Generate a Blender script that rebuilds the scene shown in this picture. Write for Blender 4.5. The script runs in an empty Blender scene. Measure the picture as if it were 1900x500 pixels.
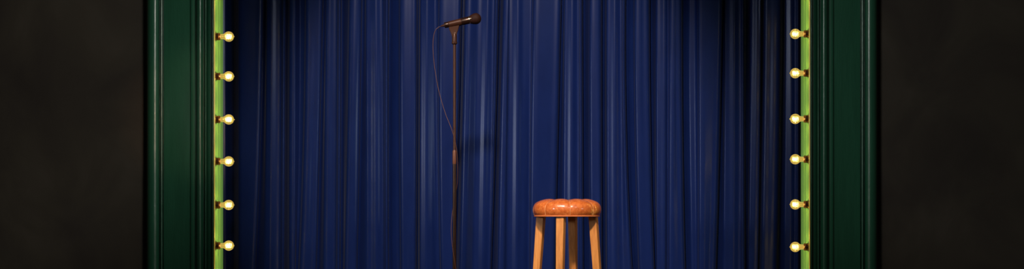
import bpy, bmesh, math, random
from mathutils import Vector, Matrix
random.seed(4)
S = bpy.context.scene
COL = S.collection
F = 2359.0            # focal length in pixels of the 1900x500 frame
CZ = 0.715            # eye height
HR = 400.0            # row of the horizon
PI = math.pi

def P(px, py, Y):
    return Vector(((px - 950) / F * Y, Y, CZ + (HR - py) / F * Y))

# ------------------------------------------------------------------ materials
def mat(name, color=(.5, .5, .5), rough=.5, metal=0.0, spec=.5, sheen=0.0, sheen_tint=(1, 1, 1), sheen_rough=.5,
        coat=0.0, emis=None, estr=0.0):
    m = bpy.data.materials.new(name); m.use_nodes = True
    b = m.node_tree.nodes['Principled BSDF']
    b.inputs['Base Color'].default_value = (*color, 1)
    b.inputs['Roughness'].default_value = rough
    b.inputs['Metallic'].default_value = metal
    b.inputs['Specular IOR Level'].default_value = spec
    b.inputs['Sheen Weight'].default_value = sheen
    b.inputs['Sheen Tint'].default_value = (*sheen_tint, 1)
    b.inputs['Sheen Roughness'].default_value = sheen_rough
    b.inputs['Coat Weight'].default_value = coat
    b.inputs['Coat Roughness'].default_value = .12
    if emis:
        b.inputs['Emission Color'].default_value = (*emis, 1)
        b.inputs['Emission Strength'].default_value = estr
    return m

def nodes(m):
    t = m.node_tree
    return t, t.nodes, t.links, t.nodes['Principled BSDF']

def noise_color(m, stops, scale=(1, 1, 1), nscale=5, detail=6, rough=.6, dist=0.0, coord='Object'):
    t, n, l, b = nodes(m)
    tc = n.new('ShaderNodeTexCoord'); mp = n.new('ShaderNodeMapping'); mp.inputs['Scale'].default_value = scale
    nz = n.new('ShaderNodeTexNoise'); nz.inputs['Scale'].default_value = nscale
    nz.inputs['Detail'].default_value = detail; nz.inputs['Roughness'].default_value = rough
    nz.inputs['Distortion'].default_value = dist
    cr = n.new('ShaderNodeValToRGB')
    while len(cr.color_ramp.elements) < len(stops): cr.color_ramp.elements.new(.5)
    for e, (p, c) in zip(cr.color_ramp.elements, stops):
        e.position = p; e.color = (*c, 1)
    l.new(tc.outputs[coord], mp.inputs['Vector']); l.new(mp.outputs[0], nz.inputs['Vector'])
    l.new(nz.outputs['Fac'], cr.inputs['Fac']); l.new(cr.outputs['Color'], b.inputs['Base Color'])
    return nz

def add_bump(m, scale=(1, 1, 1), nscale=60, detail=4, strength=.3, dist=.002, voronoi=False, coord='Object'):
    t, n, l, b = nodes(m)
    tc = n.new('ShaderNodeTexCoord'); mp = n.new('ShaderNodeMapping'); mp.inputs['Scale'].default_value = scale
    if voronoi:
        nz = n.new('ShaderNodeTexVoronoi'); nz.inputs['Scale'].default_value = nscale; out = nz.outputs['Distance']
    else:
        nz = n.new('ShaderNodeTexNoise'); nz.inputs['Scale'].default_value = nscale
        nz.inputs['Detail'].default_value = detail; out = nz.outputs['Fac']
    bp = n.new('ShaderNodeBump'); bp.inputs['Strength'].default_value = strength; bp.inputs['Distance'].default_value = dist
    l.new(tc.outputs[coord], mp.inputs['Vector']); l.new(mp.outputs[0], nz.inputs['Vector'])
    l.new(out, bp.inputs['Height'])
    if b.inputs['Normal'].is_linked:
        l.new(b.inputs['Normal'].links[0].from_socket, bp.inputs['Normal'])
    l.new(bp.outputs['Normal'], b.inputs['Normal'])

# velvet
M_VELVET = mat('blue_velvet', (.010, .027, .135), .27, spec=.19, sheen=.05, sheen_tint=(.55, .66, 1.0), sheen_rough=.4)
M_VELVET.node_tree.nodes['Principled BSDF'].inputs['Specular Tint'].default_value = (.62, .72, 1, 1)
noise_color(M_VELVET, [(.3, (.0038, .0110, .071)), (.7, (.0047, .0133, .084))], (1, 1, .35), 14, 5)
add_bump(M_VELVET, (1, 1, .5), 420, 2, .10, .0008)
# dark plaster
M_PLASTER = mat('dark_plaster', (.02, .018, .014), .75, spec=.25)
noise_color(M_PLASTER, [(.32, (.0125, .0092, .0070)), (.48, (.0175, .0138, .0098)), (.56, (.0205, .0165, .0112)), (.70, (.027, .0220, .016))],
            (1, 1, .8), 2.2, 7, .55, .6)
add_bump(M_PLASTER, (1, 1, 1), 5, 8, .25, .01)
# green lacquered timber (brush grain runs along the height)
M_GREEN = mat('green_gloss_paint', (.010, .060, .032), .38, spec=.5, coat=.06)
noise_color(M_GREEN, [(.3, (.0075, .054, .028)), (.7, (.0100, .066, .035))], (6, 6, .6), 6, 5)
add_bump(M_GREEN, (1, 1, .12), 110, 4, .35, .0022)
add_bump(M_GREEN, (1, 1, .7), 34, 3, .22, .003)
M_FLOOR = mat('dark_stage_boards', (.03, .018, .011), .5)
noise_color(M_FLOOR, [(.3, (.018, .011, .007)), (.7, (.04, .024, .014))], (8, .6, 1), 6, 6)
# leather
M_LEATHER = mat('tan_leather', (.42, .13, .04), .42, spec=.3, coat=.9)
noise_color(M_LEATHER, [(.34, (.30, .058, .012)), (.45, (.43, .096, .019)), (.55, (.53, .140, .031)), (.70, (.68, .23, .068))],
            (1, 1, 1.1), 60, 9, .78, .15)
add_bump(M_LEATHER, (1, 1, 1), 300, 3, .10, .0006, voronoi=True)
M_PIPING = mat('leather_piping', (.50, .15, .05), .35)
M_SEAM = mat('pale_seam', (.62, .30, .13), .4)
M_WOOD = mat('oiled_oak', (.5, .22, .08), .42, spec=.4)
noise_color(M_WOOD, [(.25, (.34, .115, .028)), (.5, (.52, .215, .055)), (.62, (.60, .26, .07)), (.8, (.68, .33, .10))],
            (22, 22, 1.6), 5, 8, .65, .4)
add_bump(M_WOOD, (60, 60, 3), 5, 4, .25, .001)
# microphone and stand
M_BRONZE = mat('bronze_metal', (.036, .012, .0068), .36, metal=.3, spec=.35)
M_COPPER = mat('copper_collar', (.095, .031, .016), .45, metal=.2)
M_DARKBRONZE = mat('dark_bronze', (.022, .009, .006), .30, metal=.5)
M_MICBODY = mat('brown_matte_mic', (.034, .0115, .0065), .45, metal=.2, spec=.22)
M_GRILLE = mat('brown_mesh', (.016, .0045, .003), .65, metal=.0, spec=.15)
add_bump(M_GRILLE, (1, 1, 1), 1300, 1, .4, .0006, voronoi=True)
M_CHROME = mat('bright_ring', (.95, .78, .66), .18, metal=1)
M_CABLE = mat('brown_cable', (.06, .018, .009), .5)
M_SOCKET = mat('bakelite_bronze', (.045, .016, .007), .28, metal=.5)
M_SOCKRIM = mat('socket_rim', (.11, .042, .015), .3, metal=.7)
# lime light strip: a glowing reeded acrylic diffuser
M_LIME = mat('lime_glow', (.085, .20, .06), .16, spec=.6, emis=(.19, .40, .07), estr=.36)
M_CREAM = mat('lime_bead', (.42, .42, .14), .35)
M_FIL = mat('filament_glow', (1, .8, .3), .5, emis=(1, .82, .34), estr=1.7)
M_FIL.cycles.emission_sampling = 'NONE'

def make_glass():
    m = bpy.data.materials.new('amber_lit_glass'); m.use_nodes = True
    t = m.node_tree; n = t.nodes; l = t.links; n.clear()
    out = n.new('ShaderNodeOutputMaterial')
    tr = n.new('ShaderNodeBsdfTransparent'); tr.inputs['Color'].default_value = (1, .88, .5, 1)
    em = n.new('ShaderNodeEmission'); em.inputs['Color'].default_value = (1, .70, .17, 1); em.inputs['Strength'].default_value = .76
    gl = n.new('ShaderNodeBsdfGlossy'); gl.inputs['Roughness'].default_value = .05; gl.inputs['Color'].default_value = (1, .95, .8, 1)
    lw = n.new('ShaderNodeLayerWeight'); lw.inputs['Blend'].default_value = .35
    mr = n.new('ShaderNodeMapRange'); mr.inputs['To Min'].default_value = .34; mr.inputs['To Max'].default_value = .75
    mx = n.new('ShaderNodeMixShader'); mx2 = n.new('ShaderNodeMixShader'); mx2.inputs['Fac'].default_value = .06
    l.new(lw.outputs['Facing'], mr.inputs['Value']); l.new(mr.outputs[0], mx.inputs['Fac'])
    l.new(tr.outputs[0], mx.inputs[1]); l.new(em.outputs[0], mx.inputs[2])
    l.new(mx.outputs[0], mx2.inputs[1]); l.new(gl.outputs[0], mx2.inputs[2]); l.new(mx2.outputs[0], out.inputs['Surface'])
    m.cycles.emission_sampling = 'NONE'
    return m
M_GLASS = make_glass()

# ------------------------------------------------------------------ helpers
def obj(name, bm, m, parent=None, smooth=True, angle=None):
    me = bpy.data.meshes.new(name)
    bmesh.ops.recalc_face_normals(bm, faces=bm.faces)
    bm.to_mesh(me); bm.free()
    me.materials.append(m)
    if smooth:
        for p in me.polygons: p.use_smooth = True
        if angle is not None:
            me.set_sharp_from_angle(angle=angle)
    o = bpy.data.objects.new(name, me); COL.objects.link(o)
    if parent: o.parent = parent
    return o

def empty(name, loc, rz=0.0):
    o = bpy.data.objects.new(name, None); COL.objects.link(o)
    o.location = loc; o.rotation_euler = (0, 0, rz); o.empty_display_size = .05
    return o

def tag(o, label=None, cat=None, group=None, kind=None):
    if label: o['label'] = label
    if cat: o['category'] = cat
    if group: o['group'] = group
    if kind: o['kind'] = kind
    return o

def cr(p0, p1, p2, p3, t):
    return .5 * ((2 * p1) + (-p0 + p2) * t + (2 * p0 - 5 * p1 + 4 * p2 - p3) * t * t + (-p0 + 3 * p1 - 3 * p2 + p3) * t ** 3)

def smooth_path(pts, n=6):
    pts = [Vector(p) for p in pts]; out = []
    for i in range(len(pts) - 1):
        a = pts[max(i - 1, 0)]; b = pts[i]; c = pts[i + 1]; d = pts[min(i + 2, len(pts) - 1)]
        for k in range(n): out.append(cr(a, b, c, d, k / n))
    out.append(pts[-1]); return out

def tube(bm, pts, r, seg=10, cap=True):
    pts = [Vector(p) for p in pts]
    rs = r if isinstance(r, (list, tuple)) else [r] * len(pts)
    prev = None; rings = []
    up = Vector((0.123, .31, .94)).normalized()
    for i, p in enumerate(pts):
        d = (pts[min(i + 1, len(pts) - 1)] - pts[max(i - 1, 0)]).normalized()
        if prev is None:
            a = d.cross(up)
            if a.length < .05: a = d.cross(Vector((1, 0, 0)))
            a.normalize()
        else:
            a = (prev - d * prev.dot(d)).normalized()
        prev = a; b = d.cross(a)
        rings.append([bm.verts.new(p + (a * math.cos(2 * PI * k / seg) + b * math.sin(2 * PI * k / seg)) * rs[i]) for k in range(seg)])
    for u, v in zip(rings, rings[1:]):
        for k in range(seg): bm.faces.new((u[k], u[(k + 1) % seg], v[(k + 1) % seg], v[k]))
    if cap:
        bm.faces.new(rings[0]); bm.faces.new(rings[-1][::-1])

def lathe(bm, prof, axis='Z', seg=40, mtx=None):
    """prof: list of (radius, height); radius 0 closes."""
    M = mtx or Matrix.Identity(4); rings = []
    for r, h in prof:
        if r < 1e-6:
            v = (0, 0, h) if axis == 'Z' else (h, 0, 0)
            rings.append([bm.verts.new(M @ Vector(v))])
        else:
            ring = []
            for k in range(seg):
                c, s = math.cos(2 * PI * k / seg) * r, math.sin(2 * PI * k / seg) * r
                v = (c, s, h) if axis == 'Z' else (h, c, s)
                ring.append(bm.verts.new(M @ Vector(v)))
            rings.append(ring)
    for u, v in zip(rings, rings[1:]):
        if len(u) == 1 and len(v) == 1: continue
        if len(u) == 1:
            for k in range(seg): bm.faces.new((u[0], v[k], v[(k + 1) % seg]))
        elif len(v) == 1:
            for k in range(seg): bm.faces.new((u[k], u[(k + 1) % seg], v[0]))
        else:
            for k in range(seg): bm.faces.new((u[k], u[(k + 1) % seg], v[(k + 1) % seg], v[k]))

def box(bm, x0, x1, y0, y1, z0, z1):
    vs = [bm.verts.new((x, y, z)) for x in (x0, x1) for y in (y0, y1) for z in (z0, z1)]
    for f in ((0, 1, 3, 2), (4, 6, 7, 5), (0, 4, 5, 1), (2, 3, 7, 6), (0, 2, 6, 4), (1, 5, 7, 3)):
        bm.faces.new([vs[i] for i in f])

def loft(bm, a, b, closed=True):
    n = len(a)
    for k in range(n if closed else n - 1):
        bm.faces.new((a[k], a[(k + 1) % n], b[(k + 1) % n], b[k]))

# ------------------------------------------------------------------ room
YF = 7.13            # front corner of the portal's inner edge
YB = YF * 552.5 / 536
YW = 7.25            # wall plane
XI = 552.5 / F * YF  # half width of the opening
HD = 2.52           # underside of the header
TOP = 3.8
XO = 677 / F * (YW - .05)

def structure(name, bm, m, **k):
    o = obj(name, bm, m, **k); o['kind'] = 'structure'; return o

bm = bmesh.new(); box(bm, -7.5, 7.5, -1.5, 9.0, -.1, 0); structure('floor', bm, M_FLOOR, smooth=False)
for nm, s in (('wall_left', -1), ('wall_right', 1)):
    bm = bmesh.new(); x = sorted((s * (XO - .12), s * 7.5)); box(bm, x[0], x[1], YW, YW + .08, 0, TOP)
    structure(nm, bm, M_PLASTER, smooth=False)
bm = bmesh.new(); box(bm, -(XO - .12), XO - .12, YW, YW + .08, HD + .2, TOP); structure('wall_top', bm, M_PLASTER, smooth=False)
bm = bmesh.new(); box(bm, -7.5, 7.5, 8.6, 8.7, 0, TOP); structure('wall_back', bm, M_PLASTER, smooth=False)

# moulded portal: profile as (pixel distance from the centre line, protrusion from the wall plane)
def arc(cx, cy, rx, ry, a0, a1, n):
    return [(cx + rx * math.cos(math.radians(a0 + (a1 - a0) * i / n)), cy + ry * math.sin(math.radians(a0 + (a1 - a0) * i / n))) for i in range(n + 1)]
prof = [(677.5, -.02), (677.5, .050)]
prof += arc(666, .062, 11.5, .042, 0, 180, 16)[1:]
prof += [(654, .050), (652.6, .050)]
prof += arc(650.6, .062, 2.0, .010, 0, 180, 6)
prof += [(648.2, .052), (646.6, .052), (646.2, .066), (644.6, .068)]
prof += [(598, .068), (596.6, .070), (596.2, .080), (594.6, .083), (593.8, .080)]
prof += [(592, .074), (589, .073), (586.4, .077)]
prof += arc(580, .082, 6.2, .030, 170, 10, 10)[::-1][::-1] if False else arc(580, .082, 6.2, .030, 10, 170, 10)
prof += [(573.4, .086), (572.6, .078), (571, .078), (570.6, .090)]
prof += arc(568.6, .092, 1.8, .008, 0, 180, 4)
prof += [(566.4, .084), (565.2, .092), (559.6, .100), (559, .090), (557.4, .090)]
prof += arc(555.4, .100, 1.9, .012, 10, 170, 6)
# keep strictly the outline, then return behind
pts2 = [(d / F * (YW - p), YW - p) for d, p in prof]
pts2 += [(XI + .002, YF + .004), (XI + .002, YB), (XI + .06, YB), (XI + .06, YW + .1), (pts2[0][0] - .05, YW + .1 - .02)]
pts2 = pts2[:-1] + [(XI + .06, YW - .0)]
def column(sign, idx):
    bm = bmesh.new()
    x0 = XI
    a = [bm.verts.new((sign * x, y, 0)) for x, y in pts2]
    b = [bm.verts.new((sign * x, y, HD + (x - x0))) for x, y in pts2]     # mitred head
    loft(bm, a, b)
    o = structure('trim_%d' % idx, bm, M_GREEN, angle=math.radians(38))
    return o
c1 = column(-1, 1); c2 = column(1, 2)
bm = bmesh.new()
a = [bm.verts.new((-x, y, HD + (x - XI))) for x, y in pts2]; b = [bm.verts.new((x, y, HD + (x - XI))) for x, y in pts2]
loft(bm, a, b)
structure('trim_3', bm, M_GREEN, angle=math.radians(38))
tag(c1, 'dark green moulded timber column of the stage portal, left side', None)
tag(c2, 'dark green moulded timber column of the stage portal, right side', None)

# lime strips lining the inner faces
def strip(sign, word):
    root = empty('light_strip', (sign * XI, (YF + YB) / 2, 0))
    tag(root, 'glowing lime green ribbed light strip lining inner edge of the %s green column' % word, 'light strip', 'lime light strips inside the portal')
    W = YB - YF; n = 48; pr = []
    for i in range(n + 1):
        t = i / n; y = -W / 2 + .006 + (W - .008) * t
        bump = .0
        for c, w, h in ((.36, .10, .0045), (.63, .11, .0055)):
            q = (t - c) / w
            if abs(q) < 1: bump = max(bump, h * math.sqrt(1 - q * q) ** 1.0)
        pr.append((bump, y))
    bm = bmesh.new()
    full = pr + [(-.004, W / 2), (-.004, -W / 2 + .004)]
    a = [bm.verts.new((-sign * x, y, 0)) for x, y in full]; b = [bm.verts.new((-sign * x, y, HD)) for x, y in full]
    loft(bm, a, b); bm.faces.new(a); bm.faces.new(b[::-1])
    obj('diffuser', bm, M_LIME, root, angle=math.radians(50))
    bm = bmesh.new()
    pr = arc(0, 0, .0044, .0046, 0, 360, 12)[:-1]
    a = [bm.verts.new((sign * .0005 + x, -W / 2 + .0035 + y, 0)) for x, y in pr]; b = [bm.verts.new((v.co.x, v.co.y, HD)) for v in a]
    loft(bm, a, b); bm.faces.new(a); bm.faces.new(b[::-1])
    e = obj('edge_bead', bm, M_CREAM, root); e['label'] = 'thin yellowish bead along the front edge'
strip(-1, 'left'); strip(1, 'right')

# ------------------------------------------------------------------ globe bulbs
YL = YF + .036
PX = YL / F          # metres per pixel there
def make_bulb():
    root = empty('globe_bulb', (0, 0, 0))
    bm = bmesh.new()
    lathe(bm, [(0, -.001), (7.4 * PX, -.001), (7.5 * PX, .0006), (7.2 * PX, .0014), (6.8 * PX, .0018), (0, .0018)], 'X', 36)
    obj('back_plate', bm, M_SOCKRIM, root, angle=.6)
    bm = bmesh.new()
    lathe(bm, [(0, .001), (6.8 * PX, .001), (6.8 * PX, 6.2 * PX), (6.5 * PX, 7.2 * PX), (5.4 * PX, 8.2 * PX), (4.6 * PX, 8.6 * PX), (0, 8.6 * PX)], 'X', 36)
    sk = obj('socket', bm, M_SOCKET, root, angle=.7)
    bm = bmesh.new()
    for x, r in ((1.2, 7.0), (6.4, 6.9)):
        pr = arc(r * PX, x * PX, .35 * PX, .55 * PX, 0, 360, 8)
        lathe(bm, pr, 'X', 36)
    obj('rim', bm, M_SOCKRIM, sk)
    # glass: neck widening into the globe
    c, r = 24.0, 9.4
    pr = [(3.9, 8.0), (4.3, 9.6), (4.7, 11.2), (4.6, 12.6), (4.7, 13.8), (5.4, 15.4)]
    a0 = math.acos((16.6 - c) / r)
    for i in range(19):
        a = a0 * (1 - i / 18.0)
        pr.append((r * math.sin(a), c + r * math.cos(a)))
    pr = [(x * PX, y * PX) for x, y in pr]; pr[-1] = (0, pr[-1][1])
    bm = bmesh.new(); lathe(bm, pr, 'X', 40)
    g = obj('glass_globe', bm, M_GLASS, root)
    bm = bmesh.new()
    lathe(bm, [(0, (c + r - .6) * PX), (1.3 * PX, (c + r - .2) * PX), (.9 * PX, (c + r + .5) * PX), (.4 * PX, (c + r + 1.2) * PX), (0, (c + r + 1.5) * PX)], 'X', 12)
    obj('glass_tip', bm, M_GLASS, g)
    # filament cage: zigzag wound round the axis
    bm = bmesh.new()
    for yy in (-2.6, 2.6):
        zz = []; N = 7
        for i in range(N):
            x = (18.6 + i * 1.72) * PX
            hh = (4.6 if 0 < i < N - 1 else 3.6)
            zz += [(x - .35 * PX, yy * PX, (-hh if i % 2 else hh) * PX), (x + .35 * PX, yy * PX, (hh if i % 2 else -hh) * PX)]
        tube(bm, zz, .33 * PX, 6)
    obj('filament', bm, M_FIL, g)
    bm = bmesh.new()
    tube(bm, [(8 * PX, 0, 0), (15 * PX, 0, 0)], [1.3 * PX, .9 * PX], 10)
    tube(bm, [(14.5 * PX, 0, 0), (18.4 * PX, 2.6 * PX, 3.0 * PX)], .22 * PX, 6)
    tube(bm, [(14.5 * PX, 0, 0), (18.4 * PX, -2.6 * PX, -3.0 * PX)], .22 * PX, 6)
    obj('stem', bm, M_GLASS, g)
    return root

def copy_tree(o, parent=None):
    c = o.copy(); COL.objects.link(c)
    if parent: c.parent = parent
    for ch in list(o.children): copy_tree(ch, c)
    return c

proto = make_bulb()
order = ['topmost', 'second from the top', 'third from the top', 'fourth from the top', 'fifth from the top', 'lowest']
first = True
LIGHTS = []
for side, sgn, ys in (('left', -1, [68, 142, 222, 300, 381, 456.5]), ('right', 1, [63, 136, 221, 296, 380, 459])):
    for k, y in enumerate(ys):
        o = proto if first else copy_tree(proto); first = False
        z = P(0, y, YL).z
        o.location = (sgn * (XI - .0005), YL, z)
        o.rotation_euler = (0, 0, 0 if sgn < 0 else PI)
        tag(o, 'lit amber globe bulb, %s of the six on the %s green column' % (order[k], side), 'light bulb', 'globe bulbs down the portal sides')
        LIGHTS.append((sgn, z))
    for k, (y, w) in enumerate(((-12, 'just above the picture'), (537, 'just below the picture'))):
        o = copy_tree(proto); z = P(0, y, YL).z
        o.location = (sgn * (XI - .0005), YL, z); o.rotation_euler = (0, 0, 0 if sgn < 0 else PI)
        tag(o, 'lit amber globe bulb on the %s green column, %s' % (side, w), 'light bulb', 'globe bulbs down the portal sides')
        LIGHTS.append((sgn, z))
for sgn, z in LIGHTS:
    ld = bpy.data.lights.new('bulb_light', 'POINT'); ld.energy = 1.9; ld.color = (1, .74, .28); ld.shadow_soft_size = .004
    lo = bpy.data.objects.new('bulb_light', ld); COL.objects.link(lo)
    lo.location = (sgn * (XI - 24 * PX), YL, z)

# ------------------------------------------------------------------ curtain
YC = 8.0
feats = [('L', 443, 443, 443), ('D', 489, 484, 475), ('H', 508, 507, 505), ('D', 531, 530, 529), ('L', 538, 537, 537),
         ('V', 556, 555, 549), ('L', 568, 565, 556), ('D', 600, 594, 588), ('H', 615, 613, 611), ('D', 634, 633, 632),
         ('L', 649, 645, 640), ('D', 672, 668, 663), ('H', 693, 694, 694), ('D', 722, 721, 722), ('L', 743, 743, 745),
         ('D', 775, 774, 773), ('H', 788, 787, 787), ('V', 807, 807, 809), ('L', 816, 815, 819), ('D', 857, 851, 844),
         ('L', 864, 859, 853), ('H', 901, 896, 892), ('D', 926, 920, 912), ('L', 935, 929, 924), ('H', 957, 956, 954),
         ('L', 990, 986, 984), ('D', 1042, 1036, 1030), ('H', 1058, 1057, 1056), ('D', 1081, 1082, 1083), ('L', 1095, 1095, 1097),
         ('D', 1117, 1117, 1118), ('H', 1137, 1137, 1138), ('D', 1161, 1163, 1174), ('L', 1178, 1180, 1187), ('D', 1206, 1208, 1215),
         ('H', 1229, 1229, 1229), ('L', 1243, 1242, 1241), ('D', 1266, 1267, 1272), ('V', 1280, 1281, 1284), ('L', 1296, 1297, 1297),
         ('D', 1341, 1336, 1329), ('H', 1358, 1358, 1357), ('D', 1382, 1382, 1383), ('H', 1402, 1400, 1396), ('D', 1413, 1411, 1407), ('L', 1419, 1417, 1413),
         ('D', 1450, 1447, 1442), ('H', 1465, 1465, 1464), ('D', 1484, 1484, 1484)]
shape = {
    'L': [(-3.0, .008), (-2.0, .000), (-1.2, -.012), (0, -.021), (3.5, -.026), (10, -.027)],
    'D': [(-13, -.028), (-5, -.030), (-1.4, -.020), (0, .000), (-1.5, .030), (-1.2, .050), (2.2, .050), (6, .034)],
    'H': [(dx, -.0105 * math.exp(-((dx - 4) / 6.5) ** 2)) for dx in (-14, -11, -8, -5.5, -3, -.5, 2, 4, 6, 8.5, 11, 14, 17)],
    'V': [(-8, .004), (0, .016), (8, .016)],
}
rows_t = [i / 27 for i in range(28)]
knots = []          # (feature index, dx, depth)
last = -1e9
for i, f in enumerate(feats):
    nxt_lead = feats[i + 1][2] - {'L': 6, 'D': 11, 'H': 9, 'V': 5}[feats[i + 1][0]] if i + 1 < len(feats) else 1e9
    core = {'L': (-3.3, 4), 'D': (-4.1, 1.6), 'H': (-6, 6.5), 'V': (-1, 1)}[f[0]]
    sh = shape[f[0]]
    if f[0] == 'H' and f[2] < 650: sh = [(-a, b) for a, b in sh[::-1]]
    for dx, dep in sh:
        x = f[2] + dx
        if not (core[0] <= dx <= core[1]):
            if dx < 0 and x < last + 2.0: continue
            if dx > 0 and i + 1 < len(feats):
                nc = {'L': -3.3, 'D': -4.1, 'H': -6, 'V': -1}[feats[i + 1][0]]
                if x > feats[i + 1][2] + nc - 2.5: continue
        knots.append((i, dx, dep)); last = max(last, x)
def row_x(f, t):
    a, b, c = f[1], f[2], f[3]
    u = max(-.15, min(1.3, t)) * 2
    # quadratic through the three measured rows
    return a * (u - 1) * (u - 2) / 2 - b * u * (u - 2) + c * u * (u - 1) / 2
bm = bmesh.new(); rings = []
ztop = P(0, -110, YC).z + .1; NR = 44
zt, zb = P(0, 0, YC).z, P(0, 500, YC).z
for r in range(NR + 1):
    z = ztop + (0.012 - ztop) * r / NR
    t = (zt - z) / (zt - zb)
    pts = [(300, .03), (350, -.02), (385, .04), (405, .12), (420, .14), (434, .10)]
    for i, dx, dep in knots:
        g = 1 + .10 * math.sin(i * 2.1 + t * 1.3)
        pts.append((row_x(feats[i], t) + dx, 1.2 * dep * g + .006 * math.sin(i * 1.7 + t * 2)))
    pts += [(1492, .03), (1500, -.02), (1530, -.04), (1570, .03), (1600, .0)]
    if r == 0: subs = None
    if subs is None:
        subs = [max(2, int(math.ceil(math.hypot(b[0] - a[0], (b[1] - a[1]) * 295) / 1.6))) for a, b in zip(pts, pts[1:])]
    line = []
    for (a, b), n in zip(zip(pts, pts[1:]), subs):
        for q in range(n): line.append(Vector((a[0] + (b[0] - a[0]) * q / n, a[1] + (b[1] - a[1]) * q / n, 0)))
    line.append(Vector((pts[-1][0], pts[-1][1], 0)))
    for _ in range(5):       # soften the cloth without overshoot
        line = [line[0]] + [(line[q - 1] + line[q] * 2 + line[q + 1]) / 4 for q in range(1, len(line) - 1)] + [line[-1]]
    rings.append([bm.verts.new(((p.x - 950) / F * (YC + p.y), YC + p.y, z)) for p in line])
for u, v in zip(rings, rings[1:]): loft(bm, u, v, closed=False)
cur = obj('stage_curtain', bm, M_VELVET)
sol = cur.modifiers.new('thickness', 'SOLIDIFY'); sol.thickness = .0025; sol.offset = 1
tag(cur, 'royal blue velvet stage curtain hanging in deep vertical folds between the green columns', 'curtain')

# ------------------------------------------------------------------ stool
YS = 7.0; PS = YS / F
sx = (1052 - 950) * PS; zs = P(0, 403, YS).z
stool = empty('bar_stool', (sx, YS, 0))
tag(stool, 'round bar stool with tufted tan leather seat and four splayed wooden legs', 'stool')
zs_ = zs
bm = bmesh.new()
cush = [(0, 2), (40, 2), (58, 2.2), (60.5, 3.2), (62.4, 6), (63.7, 10), (64, 14), (63.4, 18.5), (61.6, 22.8), (58.5, 26.4), (54, 29.0), (49, 31.0), (43, 32.6),
        (37, 33.2), (30, 32.6), (23, 30.8), (16, 28.0), (9, 25), (4, 23.2), (0, 22.8)]
dense = smooth_path([(a, b, 0) for a, b in cush], 3)
NS = 192; rings = []
OFF = math.radians(3.0)
def seat_pt(i, th, lift=0.0):
    p = dense[i]; q = dense[min(i + 1, len(dense) - 1)]; o = dense[max(i - 1, 0)]
    d = (q - o); nrm = Vector((d.y, -d.x, 0))
    if nrm.length > 0: nrm.normalize()
    ph = (th - OFF) * 4
    s = abs(math.sin(ph))
    pinch = (1 - s ** .55)
    f = p.y / 33.0
    amp = (0.9 + 2.2 * f ** 1.2) if p.x > 45 else 3.4 * min(1, p.x / 25)
    if p.y < 4: amp = 0
    rr = max(p.x - nrm.x * (amp * pinch - lift), 0); zz = p.y - nrm.y * (amp * pinch - lift)
    # th = 0 faces the camera (-Y), positive towards +X
    return Vector((rr * PS * math.sin(th), -rr * PS * math.cos(th), zs_ + zz * PS))
for i in range(len(dense)):
    if dense[i].x < .01:
        rings.append([bm.verts.new(seat_pt(i, 0))])
    else:
        rings.append([bm.verts.new(seat_pt(i, 2 * PI * k / NS + 1e-4)) for k in range(NS)])
for u, v in zip(rings, rings[1:]):
    if len(u) == 1 and len(v) == 1: continue
    for k in range(NS):
        k2 = (k + 1) % NS
        if len(u) == 1: bm.faces.new((u[0], v[k], v[k2]))
        elif len(v) == 1: bm.faces.new((u[k], u[k2], v[0]))
        else: bm.faces.new((u[k], u[k2], v[k2], v[k]))
bmesh.ops.remove_doubles(bm, verts=bm.verts, dist=1e-6)
seat = obj('seat', bm, M_LEATHER, stool); seat['label'] = 'tufted tan leather seat cushion'
start = next(i for i, p in enumerate(dense) if p.y > 3 and p.x > 50)
for k in range(8):
    th = OFF + k * PI / 4
    bm = bmesh.new()
    tube(bm, [seat_pt(i, th, .30) for i in range(start, len(dense) - 2)], .42 * PS, 6)
    obj('seam', bm, M_SEAM, seat)
bm = bmesh.new(); lathe(bm, [(0, zs_ + 22.3 * PS), (3.2 * PS, zs_ + 22.6 * PS), (3.6 * PS, zs_ + 24 * PS), (2 * PS, zs_ + 25.2 * PS), (0, zs_ + 25.5 * PS)], 'Z', 24)
obj('button', bm, M_LEATHER, seat)
bm = bmesh.new()
lathe(bm, [(0, zs_), (60.5 * PS, zs_), (61.3 * PS, zs_ + .7 * PS), (61.3 * PS, zs_ + 2 * PS), (60.2 * PS, zs_ + 2.8 * PS), (0, zs_ + 2.8 * PS)], 'Z', 96)
obj('seat_rim', bm, M_PIPING, stool, angle=.8)['label'] = 'thin flat reddish rim under the cushion'
ROT = math.radians(15)
TW = math.radians(6)
def leg_pt(theta, z, off=0.0, side=0.0):
    """theta: direction of the leg; off radial offset, side tangential offset"""
    sp = .074
    R = 49.5 * PS + (zs_ - z) * sp + off
    d = Vector((math.sin(theta), -math.cos(theta))); t = Vector((math.cos(theta), math.sin(theta)))
    c, s_ = math.cos(TW), math.sin(TW)
    v = d * (R - off) + (d * c - t * s_) * off + (t * c + d * s_) * side
    return (v.x, v.y, z)
for k in range(4):
    th = -ROT + k * PI / 2
    bm = bmesh.new(); lv = []
    bev = .0022
    for z in (0.0, .1, .25, .4, .55, zs_ - .0005):
        w = (.0165 + (.0215 - .0165) * (z / zs_))
        ring = []
        for a, b in ((-w, -w + bev), (-w, w - bev), (-w + bev, w), (w - bev, w), (w, w - bev), (w, -w + bev), (w - bev, -w), (-w + bev, -w)):
            ring.append(bm.verts.new(leg_pt(th, z, a, b)))
        lv.append(ring)
    for u, v in zip(lv, lv[1:]): loft(bm, u, v)
    bm.faces.new(lv[0]); bm.faces.new(lv[-1][::-1])
    obj('leg', bm, M_WOOD, stool, angle=.5)
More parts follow.
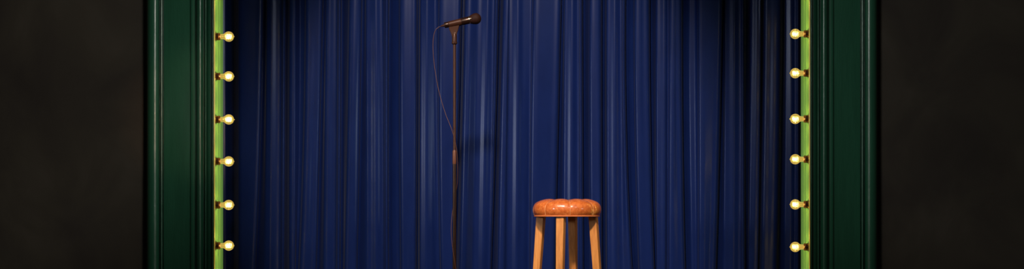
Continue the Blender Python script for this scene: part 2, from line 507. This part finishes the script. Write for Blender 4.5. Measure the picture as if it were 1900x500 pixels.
for k in range(4):
    th = -ROT + k * PI / 2; z = .24 if k % 2 else .30
    a = Vector(leg_pt(th, z)); b = Vector(leg_pt(th + PI / 2, z))
    d = (b - a).normalized() * .010
    bm = bmesh.new(); tube(bm, [a + d, b - d], .011, 14)
    obj('stretcher', bm, M_WOOD, stool, angle=.8)

# ------------------------------------------------------------------ microphone stand
YM = 6.95; PM = YM / F
mx = (843.3 - 950) * PM
stand = empty('microphone_stand', (mx, YM, 0))
tag(stand, 'slim bronze brown straight microphone stand with copper coloured height collar', 'microphone stand')
zc = lambda py: P(0, py, YM).z
bm = bmesh.new()
lathe(bm, [(0, 0), (.128, 0), (.13, .004), (.13, .012), (.122, .018), (.05, .026), (.022, .034), (.018, .05), (0, .05)], 'Z', 64)
obj('base', bm, M_DARKBRONZE, stand, angle=.7)
bm = bmesh.new(); lathe(bm, [(0, .03), (3.35 * PM, .03), (3.35 * PM, zc(304)), (0, zc(304))], 'Z', 28); obj('lower_pole', bm, M_DARKBRONZE, stand, angle=.8)['label'] = 'darker thicker lower tube'
bm = bmesh.new(); lathe(bm, [(0, zc(300)), (2.7 * PM, zc(300)), (2.7 * PM, zc(78)), (0, zc(78))], 'Z', 28); obj('upper_pole', bm, M_BRONZE, stand, angle=.8)
bm = bmesh.new()
lathe(bm, [(0, zc(305)), (3.5 * PM, zc(305)), (3.7 * PM, zc(304.3)), (3.7 * PM, zc(281)), (3.3 * PM, zc(279.5)), (0, zc(279.5))], 'Z', 28)
obj('height_collar', bm, M_COPPER, stand, angle=.6)['label'] = 'copper coloured height collar'
# clip: threaded socket, yoke, cradle
cl = None
bm = bmesh.new()
lathe(bm, [(0, zc(83)), (2.9 * PM, zc(83)), (4.9 * PM, zc(81.5)), (5.3 * PM, zc(79.5)), (5.3 * PM, zc(78.6)), (4.6 * PM, zc(78)), (4.6 * PM, zc(69)), (4.3 * PM, zc(66.5)), (3.9 * PM, zc(63)), (0, zc(63))], 'Z', 28)
clip = obj('microphone_clip', bm, M_BRONZE, stand, angle=.5)
tilt = math.radians(12.1)
ax = Vector((math.cos(tilt), 0, math.sin(tilt)))          # along the microphone, in the stand's frame
def rel(px, py): p = P(px, py, YM); return Vector((p.x - mx, 0, p.z))
# yoke: flared plate between socket and cradle
bm = bmesh.new()
sec = [(rel(838.4, 68), 2.2), (rel(836.8, 62), 2.4), (rel(833.6, 55), 3.0), (rel(832.6, 50.5), 3.6)]
sec_r = [(rel(847.2, 68), 2.2), (rel(848.0, 62), 2.4), (rel(850.6, 55), 3.0), (rel(852.4, 47.5), 3.6)]
rr = []
for (l, w), (r, _) in zip(sec, sec_r):
    w *= PM; b_ = .8 * PM
    rr.append([bm.verts.new(v) for v in (l + Vector((b_, -w, 0)), r + Vector((-b_, -w, 0)), r + Vector((0, -w + b_, 0)), r + Vector((0, w - b_, 0)),
               r + Vector((-b_, w, 0)), l + Vector((b_, w, 0)), l + Vector((0, w - b_, 0)), l + Vector((0, -w + b_, 0)))])
for u, v in zip(rr, rr[1:]): loft(bm, u, v)
bm.faces.new(rr[0]); bm.faces.new(rr[-1][::-1])
obj('yoke', bm, M_MICBODY, clip, angle=.5)
bm = bmesh.new()
c = rel(844.3, 62.3)
lathe(bm, [(0, -3.4 * PM), (1.5 * PM, -3.2 * PM), (1.7 * PM, -2.4 * PM), (1.7 * PM, 2.4 * PM), (1.5 * PM, 3.2 * PM), (0, 3.4 * PM)], 'Z', 18,
      Matrix.Translation(c) @ Matrix.Rotation(PI / 2, 4, 'X'))
obj('pivot_screw', bm, M_BRONZE, clip, angle=.6)
# cradle: a C-shaped sleeve gripping the body from below
tail = rel(824.6, 47.2)
def along(px_len): return tail + ax * (px_len * PM)
side = Vector((0, 1, 0)); upv = side.cross(ax) * -1
if upv.z < 0: upv = -upv
bm = bmesh.new(); inner = []; outer = []
for L in (9, 30):
    c = along(L); r = (5.3 + (L / 47.0) * 1.2)
    outer.append([c + side * math.sin(a) * (r + 1.0) * PM + upv * -math.cos(a) * (r + 1.0) * PM for a in [math.radians(-105 + 10 * i) for i in range(22)]])
    inner.append([c + side * math.sin(a) * (r + .15) * PM + upv * -math.cos(a) * (r + .15) * PM for a in [math.radians(-105 + 10 * i) for i in range(22)]])
vo = [[bm.verts.new(p) for p in o + i[::-1]] for o, i in zip(outer, inner)]
loft(bm, vo[0], vo[1]); bm.faces.new(vo[0]); bm.faces.new(vo[1][::-1])
obj('cradle', bm, M_MICBODY, clip, angle=.5)

# microphone
mroot_loc = Vector((mx, YM, 0)) + tail
mic = empty('microphone', mroot_loc); mic.rotation_euler = (0, -tilt, 0)
tag(mic, 'brown handheld microphone with round mesh head, resting in the stand clip', 'microphone')
bm = bmesh.new()
lathe(bm, [(r * PM, h * PM) for r, h in ((0, 0), (5.0, 0), (5.3, .6), (5.4, 7.4), (5.2, 7.9), (0, 7.9))], 'X', 40); obj('tail_cap', bm, M_DARKBRONZE, mic, angle=.5)
bm = bmesh.new()
lathe(bm, [(r * PM, h * PM) for r, h in ((0, 7.9), (5.35, 7.9), (5.6, 8.4), (6.35, 31.5), (6.1, 32.2), (0, 32.2))], 'X', 40)
body = obj('handle', bm, M_MICBODY, mic, angle=.5)
bm = bmesh.new()
lathe(bm, [(r * PM, h * PM) for r, h in ((0, 32.2), (6.35, 32.2), (6.6, 32.8), (7.0, 46.2), (6.9, 46.8), (0, 46.8))], 'X', 40); obj('collar', bm, M_DARKBRONZE, mic, angle=.5)
bm = bmesh.new()
lathe(bm, [(r * PM, h * PM) for r, h in ((0, 46.6), (7.2, 46.6), (7.7, 47.0), (7.7, 48.0), (7.3, 48.4), (0, 48.4))], 'X', 40); obj('ring', bm, M_CHROME, mic, angle=.5)['label'] = 'bright metal ring behind the mesh head'
bm = bmesh.new()
cx, r1 = 59.6, 10.3
pr = [(0, 48.2), (6.9, 48.2), (7.6, 49.5), (8.7, 52.0), (9.7, 55.0), (10.25, 58.0), (10.3, 60)]
for i in range(1, 13):
    a = i / 12 * PI / 2; pr.append((r1 * math.cos(a), 60 + 9.7 * math.sin(a)))
pr[-1] = (0, pr[-1][1])
lathe(bm, [(a * PM, b * PM) for a, b in pr], 'X', 48)
obj('mesh_head', bm, M_GRILLE, mic)
bm = bmesh.new(); lathe(bm, [(0, -1.4 * PM), (1.0 * PM, -1.2 * PM), (1.3 * PM, -.2 * PM), (1.3 * PM, 0), (0, 0)], 'Z', 16,
      Matrix.Translation((50.2 * PM, -7.6 * PM, 1.0 * PM)) @ Matrix.Rotation(PI / 2, 4, 'X') @ Matrix.Scale(-1, 4, (0, 0, 1)))
obj('stud', bm, M_CHROME, mic)

# cable
cable = empty('microphone_cable', (mx, YM, 0))
tag(cable, 'thin brown cable hanging from the microphone tail and winding round the stand', 'cable')
cp = [(818.2, 48.9, 0), (813, 51, 0), (808, 56.5, .0), (804.8, 66, .002), (803.4, 84, .0), (805, 112, 0), (809, 142, 0), (816, 176, -.004), (827, 212, -.012),
      (835, 232, -.018), (842, 252, -.022), (846.5, 272, -.020), (849, 292, -.015), (849.6, 318, -.006), (848.6, 340, .006), (845.5, 358, .016), (842, 375, .017), (839.4, 394, .008),
      (837.6, 415, -.004), (837.7, 438, -.012), (840.2, 461, -.019), (845.0, 492, -.021), (848.5, 515, -.014), (849.5, 532, 0), (847, 550, .014), (842, 568, .018), (837, 585, .006), (832, 604, -.02)]
pts = []
for x, y, d in cp:
    p = P(x, y, YM); pts.append((p.x - mx, d, p.z))
pts += [(-.10, -.10, .06), (-.17, -.17, .004), (-.3, -.2, .004), (-.6, -.1, .004), (-1.0, -.25, .004)]
bm = bmesh.new(); tube(bm, smooth_path(pts, 8), .52 * PM, 8); obj('wire', bm, M_CABLE, cable)
bm = bmesh.new()
t0 = tail; t1 = tail - ax * (7.4 * PM)
tube(bm, [t0, t0 - ax * 1.5 * PM, t1], [2.7 * PM, 2.5 * PM, 1.0 * PM], 16); obj('connector', bm, M_BRONZE, cable, angle=.6)

# ------------------------------------------------------------------ lights
def aim(o, target):
    d = Vector(target) - o.location; o.rotation_euler = d.to_track_quat('-Z', 'Y').to_euler()
def light(name, kind, loc, target, energy, color, **k):
    ld = bpy.data.lights.new(name, kind); ld.energy = energy; ld.color = color
    for a, v in k.items(): setattr(ld, a, v)
    o = bpy.data.objects.new(name, ld); COL.objects.link(o); o.location = loc; aim(o, target); return o
light('stage_spot', 'SPOT', (-.42, 2.3, 4.55), (-.10, 7.9, 1.12), 2050, (1, .80, .62), spot_size=math.radians(28.5), spot_blend=.5, shadow_soft_size=.22)
light('side_spot', 'SPOT', (-5.0, 2.6, 1.7), (.48, 8.0, 1.2), 430, (1, .97, .92), spot_size=math.radians(16), spot_blend=.45, shadow_soft_size=.45)
light('side_spot', 'SPOT', (5.0, 2.6, 1.7), (-1.22, 8.0, 1.2), 330, (.95, 1, .86), spot_size=math.radians(9.5), spot_blend=.6, shadow_soft_size=.45)  # added unseen spot, puts ridge highlights on the left folds
light('fill_spot', 'SPOT', (2.6, 1.2, 3.6), (-.1, 7.9, 1.1), 50, (.85, .9, 1), spot_size=math.radians(26), spot_blend=.6, shadow_soft_size=.6)
sb = light('soft_box', 'AREA', (-.75, 4.5, 2.75), (.25, 7.0, .72), 5.5, (1, .86, .70), shape='RECTANGLE', size=1.7, size_y=.8)
sb.data.spread = math.radians(48)
for sg, c in ((-1, (1, .96, .88)), (1, (1, .99, .96))):
    light('portal_fill_spot', 'SPOT', (-sg * 1.5, 1.6, 2.9), (sg * 2.95, 7.2, 1.45), 960 if sg < 0 else 700, c, spot_size=math.radians(24), spot_blend=.3, shadow_soft_size=.5)  # added unseen fill, brightens columns and walls but misses the curtain
light('warm_spot', 'SPOT', (1.2, 1.4, 1.75), (-1.72, 7.15, 1.3), 420, (1, .55, .3), spot_size=math.radians(8), spot_blend=.7, shadow_soft_size=.05)  # added unseen spot, makes the warm streaks on the left column

w = bpy.data.worlds.new('world'); S.world = w; w.use_nodes = True
w.node_tree.nodes['Background'].inputs['Color'].default_value = (1, .92, .82, 1)
w.node_tree.nodes['Background'].inputs['Strength'].default_value = .035

# ------------------------------------------------------------------ camera
cd = bpy.data.cameras.new('camera'); cam = bpy.data.objects.new('camera', cd); COL.objects.link(cam)
cam.location = (0, 0, CZ); cam.rotation_euler = (PI / 2, 0, 0)
cd.sensor_width = 36; cd.lens = 36 * F / 1900; cd.shift_y = (HR - 250) / 1900
cd.clip_end = 100
S.camera = cam
S.view_settings.view_transform = 'Standard'; S.view_settings.look = 'None'
S.view_settings.exposure = 0; S.view_settings.gamma = 1; S.view_settings.use_curve_mapping = False
